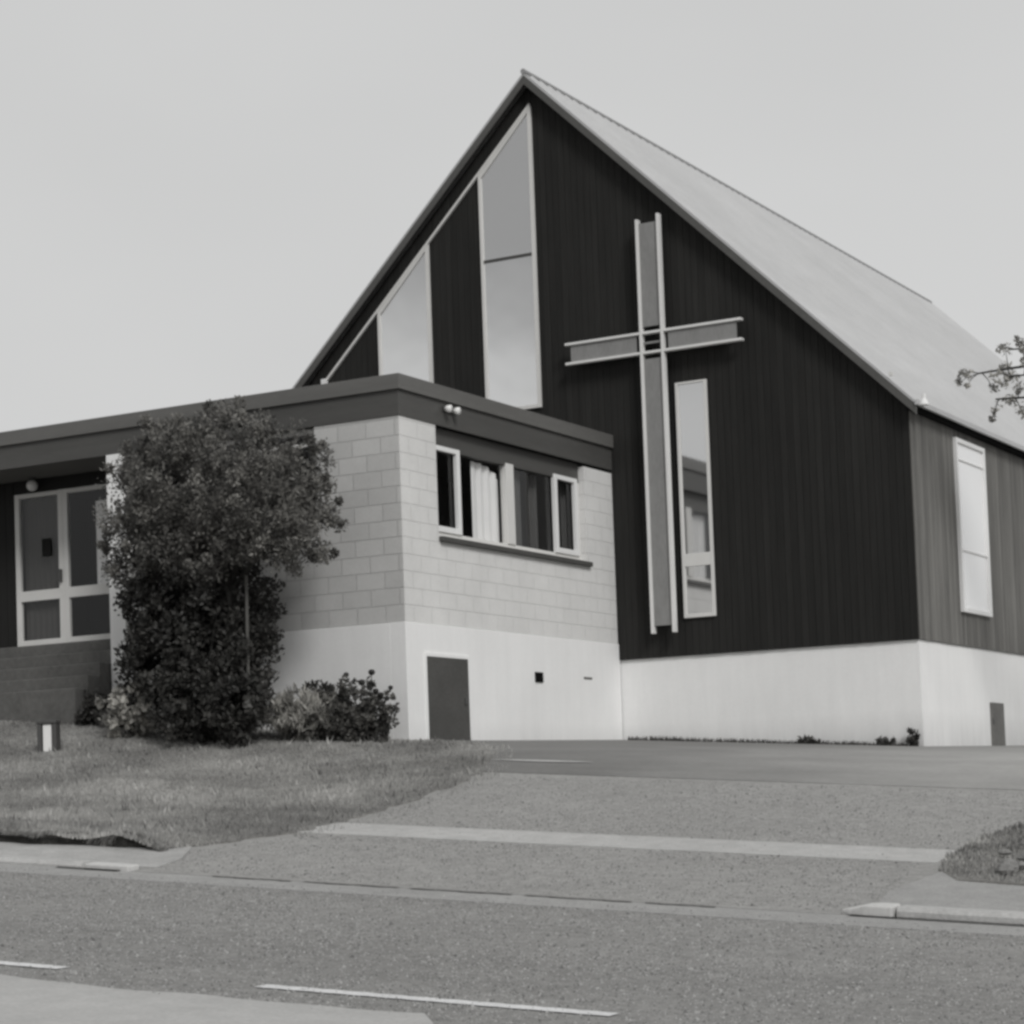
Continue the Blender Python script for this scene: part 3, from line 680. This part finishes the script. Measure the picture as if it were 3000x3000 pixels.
# entrance steps
st = thing('entrance_steps', 'wide grey concrete steps climbing to the porch doors', 'steps', (-10.5, -5.9, G(-10.5, -5.9)))
for i in range(5):
    zt = FZ - .012 - .17 * i; MB().box(-20, -8.74 + .01 * i, -5.05 - .26 * (i + 1), -5.05 - .26 * i + (.0 if i else 0), -1.6, zt).build('step', M['step'], st, .012)

# ------------------------------------------------------------------ cross on the gable
cr = thing('cross', 'tall pale edged steel beam cross fixed to the dark gable', 'cross', (-3.53, -.2, .3))
XA, XB, ZA, ZB = -3.715, -3.355, 4.175, 4.487; YF, YB = -.245, -.15; ft = .04
b = MB(); b.box(XA, XA + ft, YF, YB, .315, 6.06); b.box(XB - ft, XB, YF, YB, .315, 6.10)
up = b.build('upright', M['steel_edge'], cr, .004)
b = MB(); b.box(XA + ft, XB - ft, -.21, -.195, .42, ZA - .07); b.box(XA + ft, XB - ft, -.21, -.195, ZB + .07, 6.0); b.box(XA + ft, XB - ft, -.21, -.195, ZA + .14, ZA + .17); b.build('web', M['steel'], up)
b = MB()
for xa, xb in ((-4.88, XA - .001), (XA + ft + .001, XB - ft - .001), (XB + .001, -2.20)):
    b.box(xa, xb, YF + .004, YB, ZA, ZA + ft * .9); b.box(xa, xb, YF + .004, YB, ZB - ft * .9, ZB)
ar = b.build('arm', M['steel_edge'], cr, .004)
b = MB(); b.box(-4.80, XA - .06, -.21, -.195, ZA + ft * .9, ZB - ft * .9); b.box(XB + .06, -2.28, -.21, -.195, ZA + ft * .9, ZB - ft * .9); b.build('web', M['steel'], ar)
for z in (.9, 2.6, 5.3): MB().box(-3.60, -3.48, -.195, -.02, z, z + .06).build('bracket', M['metal'], cr)
for x in (-4.6, -2.5): MB().box(x - .05, x + .05, -.195, -.02, 4.3, 4.36).build('bracket', M['metal'], cr)

# ------------------------------------------------------------------ lamps
fl = thing('floodlight', 'small white twin floodlight on the wing fascia', 'lamp', (HX + .02, -4.45, 2.86))
MB().box(HX + .014, HX + .04, -4.62, -4.30, 2.845, 2.90).build('bracket', M['metal'], fl)
for yy in (-4.60, -4.40):
    b = MB(); b.lathe([(.0, -.02), (.03, -.02), (.042, .01), (.046, .06), (0, .06)], (0, 0, 0), 14)
    R_ = Matrix.Rotation(math.radians(95), 4, 'Y') @ Matrix.Rotation(.0, 4, 'X')
    b.v = [tuple(R_ @ Vector(v) + Vector((HX + .07, yy, 2.87))) for v in b.v]; b.build('lamp_head', M['opal'], fl, smooth=True)
gl = thing('globe_lamp', 'round opal globe lamp under the porch soffit', 'lamp', (-10.78, -4.75, 2.64))
prof = [(.078 * math.sin(t), -.078 * math.cos(t)) for t in np.linspace(.02, math.pi - .3, 12)]
MB().lathe(prof, (-10.70, -4.75, 2.575), 18).build('globe', M['opal'], gl, smooth=True)
MB().lathe([(.0, .075), (.05, .075), (.05, 0), (.03, -.01)], (-10.70, -4.75, 2.63), 14).build('gallery', M['metal'], gl)
# low garden light on the lawn
bx, by = -7.74, -7.95; bz = G(bx, by) - .03
bl = thing('garden_light', 'low dark framed garden light with white panel standing on the lawn', 'garden light', (bx, by, bz))
R2 = Matrix.Rotation(math.radians(20), 4, 'Z')
def rot(b): b.v = [tuple(R2 @ Vector(v) + Vector((bx, by, bz))) for v in b.v]; return b
b = MB(); b.box(-.115, -.065, -.07, .07, -.15, .36); b.box(.065, .115, -.07, .07, -.15, .36); b.box(-.065, .065, -.065, .07, -.15, .02)
rot(b).build('housing', M['metal'], bl, .006)
rot(MB().box(-.12, .12, -.08, .08, .36, .40)).build('cap', M['metal'], bl, .008)
rot(MB().box(-.050, .050, -.055, .05, .02, .35)).build('diffuser', M['opal'], bl, .004)

# ------------------------------------------------------------------ planting
def leaves(name, C, rad, n_per, size, mat, parent=None, flat=.6, aspect=2.0, up=.3, stretch=(1, 1, 1)):
    """C: cluster centres (k,3), rad: cluster radius array; n_per leaves in each"""
    C = np.asarray(C); k = len(C); rad = np.broadcast_to(np.asarray(rad, float), (k,))
    N = k * n_per; d = rng.normal(size=(N, 3)); d /= np.linalg.norm(d, axis=1)[:, None]
    r = rng.random(N) ** .5; P = np.repeat(C, n_per, 0) + d * (r * np.repeat(rad, n_per))[:, None] * np.array(stretch)
    a = rng.normal(size=(N, 3)) * .6 + d * .7; a[:, 2] += up; a /= np.linalg.norm(a, axis=1)[:, None]
    q = rng.normal(size=(N, 3)); c = np.cross(a, q); c /= np.linalg.norm(c, axis=1)[:, None] + 1e-9
    nrm = np.cross(a, c); s = size * rng.uniform(.6, 1.3, N)[:, None]; w = s / aspect
    V = np.empty((N, 4, 3)); V[:, 0] = P - a * s * .5; V[:, 1] = P + c * w * .5 + nrm * w * .12; V[:, 2] = P + a * s * .5; V[:, 3] = P - c * w * .5 + nrm * w * .12
    cl = np.repeat(rng.random(k), n_per)
    rnd = np.clip(.65 * cl + .35 * rng.random(N), 0, 1)
    return mesh_np(name, V.reshape(-1, 3), np.arange(4 * N).reshape(-1, 4), mat, np.repeat(rnd, 4), parent)
def blob(parts, n, shell=.75):
    """random points near the surface of a union of ellipsoids (cx,cy,cz,rx,ry,rz)"""
    out = []; vol = np.array([p[3] * p[4] * p[5] for p in parts]) ** .67; cnt = (n * vol / vol.sum()).astype(int) + 1
    for p, c in zip(parts, cnt):
        d = rng.normal(size=(c, 3)); d /= np.linalg.norm(d, axis=1)[:, None]
        r = shell + (1 - shell) * rng.random(c) ** .6; r *= 1 + .10 * np.sin(d[:, 0] * 7 + p[0]) * np.cos(d[:, 2] * 6) + .08 * np.sin(d[:, 1] * 9 + d[:, 2] * 5)
        out.append(np.array(p[:3]) + d * r[:, None] * np.array(p[3:]))
    return np.vstack(out)
# tree with a broad clipped crown
tx, ty = -5.92, -6.85
tr = thing('tree', 'bushy dark evergreen with a broad rounded crown in front of the wing', 'tree', (tx, ty, G(tx, ty)))
crown = [(-6.45, -6.75, 1.95, .95, .85, .82), (-5.65, -6.85, 1.85, .95, .85, .72), (-6.7, -6.8, 1.45, .82, .8, .62), (-5.3, -6.9, 1.42, .70, .7, .52), (-6.2, -6.7, 2.3, .75, .6, .5), (-6.9, -6.75, 2.0, .55, .6, .55), (-4.95, -6.9, 1.13, .38, .4, .32), (-7.1, -6.7, 1.15, .55, .55, .5), (-6.0, -7.15, 1.12, .55, .38, .34)]
cc = blob(crown, 460, .72)
sp = blob(crown, 170, .98)
sp = sp + (sp - np.array([-6.1, -6.8, 1.6])) * .06
cc = np.vstack([cc, sp]); rr = np.concatenate([rng.uniform(.11, .23, len(cc) - len(sp)), rng.uniform(.05, .1, len(sp))])
leaves('crown', cc, rr, 110, .055, M['leaf_crown'], tr, aspect=2.2)
b = MB()
b.tube([(tx, ty, G(tx, ty) - .1), (tx - .03, ty + .02, -.2), (tx + .02, ty, .5), (tx - .1, ty, 1.1)], [.075, .06, .055, .05], 9)
for q in [(-6.7, -6.8, 1.7), (-6.3, -6.6, 2.3), (-5.5, -6.9, 1.9), (-5.1, -6.9, 1.4), (-6.0, -7.2, 2.0), (-6.9, -6.7, 1.4)]:
    m = ((tx + q[0]) / 2, (ty + q[1]) / 2, (.7 + q[2]) / 2 - .05); b.tube([(tx, ty, .6), m, q], [.04, .025, .008], 6)
b.build('trunk', M['bark'], tr, smooth=True)
bs = thing('shrub', 'dense near black shrub filling the bed beneath the tree', 'shrub', (-6.6, -6.7, G(-6.6, -6.7)))
low = [(-6.95, -6.6, .45, .62, .6, .62), (-6.3, -6.65, .5, .72, .6, .6), (-6.75, -6.75, -.15, .72, .6, .62), (-6.2, -6.75, -.2, .62, .6, .62), (-6.5, -6.85, -.62, .60, .55, .42), (-6.05, -6.85, -.65, .55, .5, .45), (-7.1, -6.6, .05, .45, .5, .5), (-7.0, -6.65, .85, .5, .5, .45), (-5.8, -6.6, .2, .30, .4, .45), (-5.74, -7.10, -.66, .36, .36, .45), (-5.72, -6.98, -.32, .28, .28, .28), (-6.35, -7.1, -.75, .5, .4, .4)]
cc = blob(low, 480, .7)
leaves('foliage', cc, rng.uniform(.10, .19, len(cc)), 80, .075, M['leaf_bush'], bs, aspect=1.9)
b = MB()
for i in range(9):
    a = i * .7; b.tube([(-6.5 + .1 * math.cos(a), -6.7 + .1 * math.sin(a), G(-6.5, -6.7) - .05), (-6.5 + .35 * math.cos(a), -6.7 + .3 * math.sin(a), -.2), (-6.5 + .6 * math.cos(a), -6.7 + .4 * math.sin(a), .5)], [.025, .018, .006], 6)
b.build('stem', M['bark'], bs)
sx, sy = -5.62, -6.97
tag(MB().tube([(sx - .01, sy, G(sx, sy) - .1), (sx, sy, -.1), (sx + .012, sy, .77)], .02, 7).build('garden_stake', M['stake']), 'thin pale stake standing upright in front of the dark shrub', 'stake')

def clump(name, label, cat, cx, cy, rx, ry, h, k, n_per, size, mat, aspect=2, up=.5, stems=10, radc=(.05, .1), shell=.2):
    z = G(cx, cy); t = thing(name, label, cat, (cx, cy, z))
    c = blob([(cx, cy, z + h * .5, rx, ry, h * .5)], k, shell); leaves('foliage', c, rng.uniform(radc[0], radc[1], len(c)), n_per, size, mat, t, aspect=aspect, up=up)
    b = MB()
    for i in range(stems):
        a = random.uniform(0, 6.28); r = random.random()
        b.tube([(cx + .2 * rx * r * math.cos(a), cy + .2 * ry * r * math.sin(a), z - .04), (cx + .5 * rx * r * math.cos(a), cy + .5 * ry * r * math.sin(a), z + h * .45), (cx + .75 * rx * r * math.cos(a), cy + .75 * ry * r * math.sin(a), z + h * .85)], [.012, .008, .003], 5)
    b.build('stem', M['bark'], t)
    t['group'] = 'weeds along the gable plinth' if cat == 'weed' else 'planting bed in front of the wing'
    return t
clump('garden_plant', 'pale leaved plant at the foot of the white pilaster', 'plant', -7.34, -6.98, .42, .28, .66, 60, 22, .10, M['leaf_pale'], 1.8, .3)
clump('garden_plant', 'low dark plant in front of the entrance steps', 'plant', -8.35, -6.25, .32, .3, .42, 60, 30, .08, M['leaf_dark'], 2, .4)
clump('garden_plant', 'small dark tuft between the steps and the pale plant', 'plant', -8.0, -6.35, .25, .25, .3, 40, 26, .08, M['leaf_dark'], 2, .4)
clump('shrub', 'grey green feathery shrub just right of the tall dark shrub', 'shrub', -5.38, -6.35, .50, .42, .60, 120, 28, .12, M['leaf_grey'], 5.5, 1.2)
clump('shrub', 'rounded dark shrub against the plinth behind the feathery one', 'shrub', -5.2, -6.0, .34, .3, .74, 90, 34, .06, M['leaf_dark'], 2, .4)
clump('shrub', 'low dark spreading shrub left of the rose bush', 'shrub', -4.92, -6.2, .46, .36, .46, 110, 44, .06, M['leaf_rose'], 2.2, .5)
# rose bush with bare leggy stems and blooms
rx, ry = -4.52, -6.15; rz = G(rx, ry)
rb = thing('rose_bush', 'leggy rose bush with round blooms on bare stems at the wing corner', 'rose bush', (rx, ry, rz))
c = blob([(rx - .05, ry, rz + .2, .36, .3, .24)], 70, .2); tips = []
b = MB()
for i, (dx, dz) in enumerate([(-.22, .80), (-.10, .66), (.02, .82), (.08, .60), (.18, .55), (.30, .50), (.34, .62), (-.28, .42), (.0, .5), (-.16, .52), (.24, .36), (-.02, .70)]):
    dy = random.uniform(-.2, .2); p = (rx + dx, ry + dy, rz + dz); tips.append(p)
    b.tube([(rx + dx * .2, ry + dy * .3, rz - .03), (rx + dx * .5, ry + dy * .6, rz + dz * .5), p], [.012, .009, .004], 6)
b.build('stem', M['bark'], rb)
lc = np.vstack([c] + [np.array([[p[0] + random.uniform(-.08, .08), p[1] + random.uniform(-.06, .06), p[2] - random.uniform(.05, .3)] for _ in range(4)]) for p in tips])
leaves('foliage', lc, rng.uniform(.04, .08, len(lc)), 26, .055, M['leaf_rose'], rb, aspect=1.7)
for p in tips:
    b = MB(); r = random.uniform(.028, .045); b.lathe([(0, -r), (r * .8, -r * .6), (r, 0), (r * .75, r * .6), (.0, r * .8)], p, 9)
    b.build('bloom', M['leaf_dark'], rb, smooth=True)
# weeds growing along the foot of the plinth
def weed(x, y, h, w, label):
    clump('weed', label, 'weed', x, y, w, .08, h, 14, 14, .07, M['leaf_dark'], 2.5, .8, 4, (.02, .05))
weed(-.12, -.10, .27, .08, 'dark upright weed at the white plinth corner below the eave')
weed(-1.55, -.08, .10, .16, 'low dark weed midway along the white gable plinth')
weed(-.48, -.08, .11, .12, 'small dark weed just left of the plinth corner weed')
blades('plinth_weeds', [(-4.2, -.13), (-.05, -.13), (-.05, -.03), (-4.2, -.03)], 1500, .045, .02, M['leaf_dark'], .01, patch=.3)

# tree just outside the right edge, one sparse bough reaching over the roof
qx, qy = 4.6, .6
t2 = thing('bough_tree', 'sparse leafy bough reaching across the pale roof from the right edge', 'tree', (qx, qy, G(qx, qy)))
b = MB(); z0 = G(qx, qy)
b.tube([(qx, qy, z0 - .1), (qx + .05, qy, z0 + 1.5), (qx - .1, qy, z0 + 3.2), (qx, qy, z0 + 5)], [.13, .11, .09, .05], 10)
cl = []
def bough(p0, p1, sag, r0, n, twl):
    pts = []; 
    for i in range(9):
        t = i / 8; pts.append((p0[0] + (p1[0] - p0[0]) * t, p0[1] + (p1[1] - p0[1]) * t + .05 * math.sin(t * 5), p0[2] + (p1[2] - p0[2]) * t + sag * math.sin(math.pi * t)))
    b.tube(pts, [r0 * (1 - .85 * i / 8) + .004 for i in range(9)], 7)
    for i in range(n):
        t = .35 + .65 * random.random(); k = min(int(t * 8), 7); p = Vector(pts[k]).lerp(Vector(pts[k + 1]), t * 8 - k)
        d = Vector((random.uniform(-1, .2), random.uniform(-.7, .7), random.uniform(-.5, 1))).normalized() * twl * random.uniform(.5, 1)
        e = p + d; b.tube([p, p + d * .5 + Vector((0, 0, .02)), e], [.009, .006, .003], 5); cl.append(tuple(e)); 
        if random.random() < .5: cl.append(tuple(p + d * .6))
bough((qx, qy, z0 + 4.6), (.86, .3, 3.40), .22, .05, 24, .36)
bough((qx, qy, z0 + 4.2), (1.10, .25, 3.03), .12, .045, 30, .3)
bough((qx, qy, z0 + 4.9), (1.25, .4, 3.68), .1, .04, 22, .3)
bough((qx, qy, z0 + 4.5), (1.3, .2, 3.3), .1, .04, 26, .34)
for a in range(7):
    th = -1.2 + a * .5; bough((qx, qy, z0 + 4.4), (qx + 1.8 * math.cos(th), qy + 1.8 * math.sin(th), z0 + 5.2 + .5 * math.sin(a * 3)), .2, .04, 14, .45)
b.build('trunk', M['bark'], t2, smooth=True)
leaves('crown', np.array(cl), rng.uniform(.04, .11, len(cl)), 30, .06, M['leaf_tree'], t2, aspect=1.8)

# ------------------------------------------------------------------ world, sun, camera
SUN_DIR = Vector((.66, -.52, .62)).normalized()
el = math.asin(SUN_DIR.z); az = math.atan2(SUN_DIR.x, SUN_DIR.y)
w = bpy.data.worlds.new('World'); sc.world = w; w.use_nodes = True; t = NT(w)
bg = t.n['Background']; sky = t.new('ShaderNodeTexSky'); sky.sky_type = 'NISHITA'; sky.sun_disc = False
sky.sun_elevation = el; sky.sun_rotation = az; sky.air_density = 1; sky.dust_density = 3; sky.ozone_density = 1
bw = t.new('ShaderNodeRGBToBW'); t.link(sky.outputs[0], bw.inputs[0])
# overcast veil: the clear-sky pattern is largely hidden behind an even layer of cloud
veil = math_node(t, 'MULTIPLY_ADD', bw.outputs[0], .06, 5.25)
tc = t.new('ShaderNodeTexCoord'); sp = t.new('ShaderNodeSeparateXYZ'); t.link(tc.outputs['Generated'], sp.inputs[0])
def mrange(val, a, b_, c=0, d=1):
    n = t.new('ShaderNodeMapRange', interpolation_type='SMOOTHSTEP'); t.link(val, n.inputs[0])
    for i, q in enumerate((a, b_, c, d)): n.inputs[i + 1].default_value = q
    return n.outputs[0]
mp = t.new('ShaderNodeMapping'); mp.inputs['Scale'].default_value = (5, 5, 9); t.link(tc.outputs['Generated'], mp.inputs['Vector'])
cl_n = noise(t, mp.outputs[0], 1, 5, .55)
# unseen cloud bank added behind the camera to darken pane reflections and front light
south = mrange(sp.outputs[1], -.05, -.5)
h = math_node(t, 'ADD', sp.outputs[2], math_node(t, 'MULTIPLY', math_node(t, 'SUBTRACT', cl_n, .5), .16))
bank = math_node(t, 'MULTIPLY', math_node(t, 'MULTIPLY', mrange(h, .17, .27), mrange(h, .75, .45)), south)
fac = math_node(t, 'MULTIPLY_ADD', bank, -.46, 1)
mp3 = t.new('ShaderNodeMapping'); mp3.inputs['Scale'].default_value = (2.2, 2.2, 5); t.link(tc.outputs['Generated'], mp3.inputs['Vector'])
soft = math_node(t, 'MULTIPLY_ADD', noise(t, mp3.outputs[0], 1, 4, .5), .20, .91)
val = math_node(t, 'MULTIPLY', math_node(t, 'MULTIPLY', veil, fac), soft)
cc_ = t.new('ShaderNodeCombineColor')
t.link(math_node(t, 'MULTIPLY', val, .995), cc_.inputs[0]); t.link(val, cc_.inputs[1]); t.link(math_node(t, 'MULTIPLY', val, .998), cc_.inputs[2])
t.link(cc_.outputs[0], bg.inputs['Color']); bg.inputs['Strength'].default_value = .10
sl = bpy.data.lights.new('sun', 'SUN'); sl.energy = 1.55; sl.angle = math.radians(17); sl.color = (1, .995, .985)
so = bpy.data.objects.new('sun', sl); COL.objects.link(so); so.rotation_euler = SUN_DIR.to_track_quat('Z', 'Y').to_euler()

yaw, pitch, roll, fpx, px, py = -0.506, 0.059, -0.036, 4168.361, 968.091, 1279.181
F = Vector((math.sin(yaw) * math.cos(pitch), math.cos(yaw) * math.cos(pitch), math.sin(pitch)))
r = F.cross(Vector((0, 0, 1))).normalized(); u = r.cross(F)
Rr = r * math.cos(roll) + u * math.sin(roll); U = -r * math.sin(roll) + u * math.cos(roll)
cam = bpy.data.cameras.new('camera'); co = bpy.data.objects.new('camera', cam); COL.objects.link(co); sc.camera = co
Mx = Matrix((Rr, U, -F)).transposed().to_4x4(); Mx.translation = Vector((9.221, -27.522, -2.003)); co.matrix_world = Mx
cam.sensor_width = 36; cam.sensor_fit = 'HORIZONTAL'; cam.lens = 36 * fpx / 1932
cam.shift_x = (966 - px) / 1932; cam.shift_y = (py - 966) / 1932; cam.clip_end = 2000; cam.clip_start = .1
sc.render.resolution_x = sc.render.resolution_y = 1024
sc.view_settings.view_transform = 'Standard'; sc.view_settings.look = 'None'; sc.view_settings.exposure = .18; sc.view_settings.gamma = 1
sc.cycles.filter_width = 3.0
sc.cycles.use_denoising = True
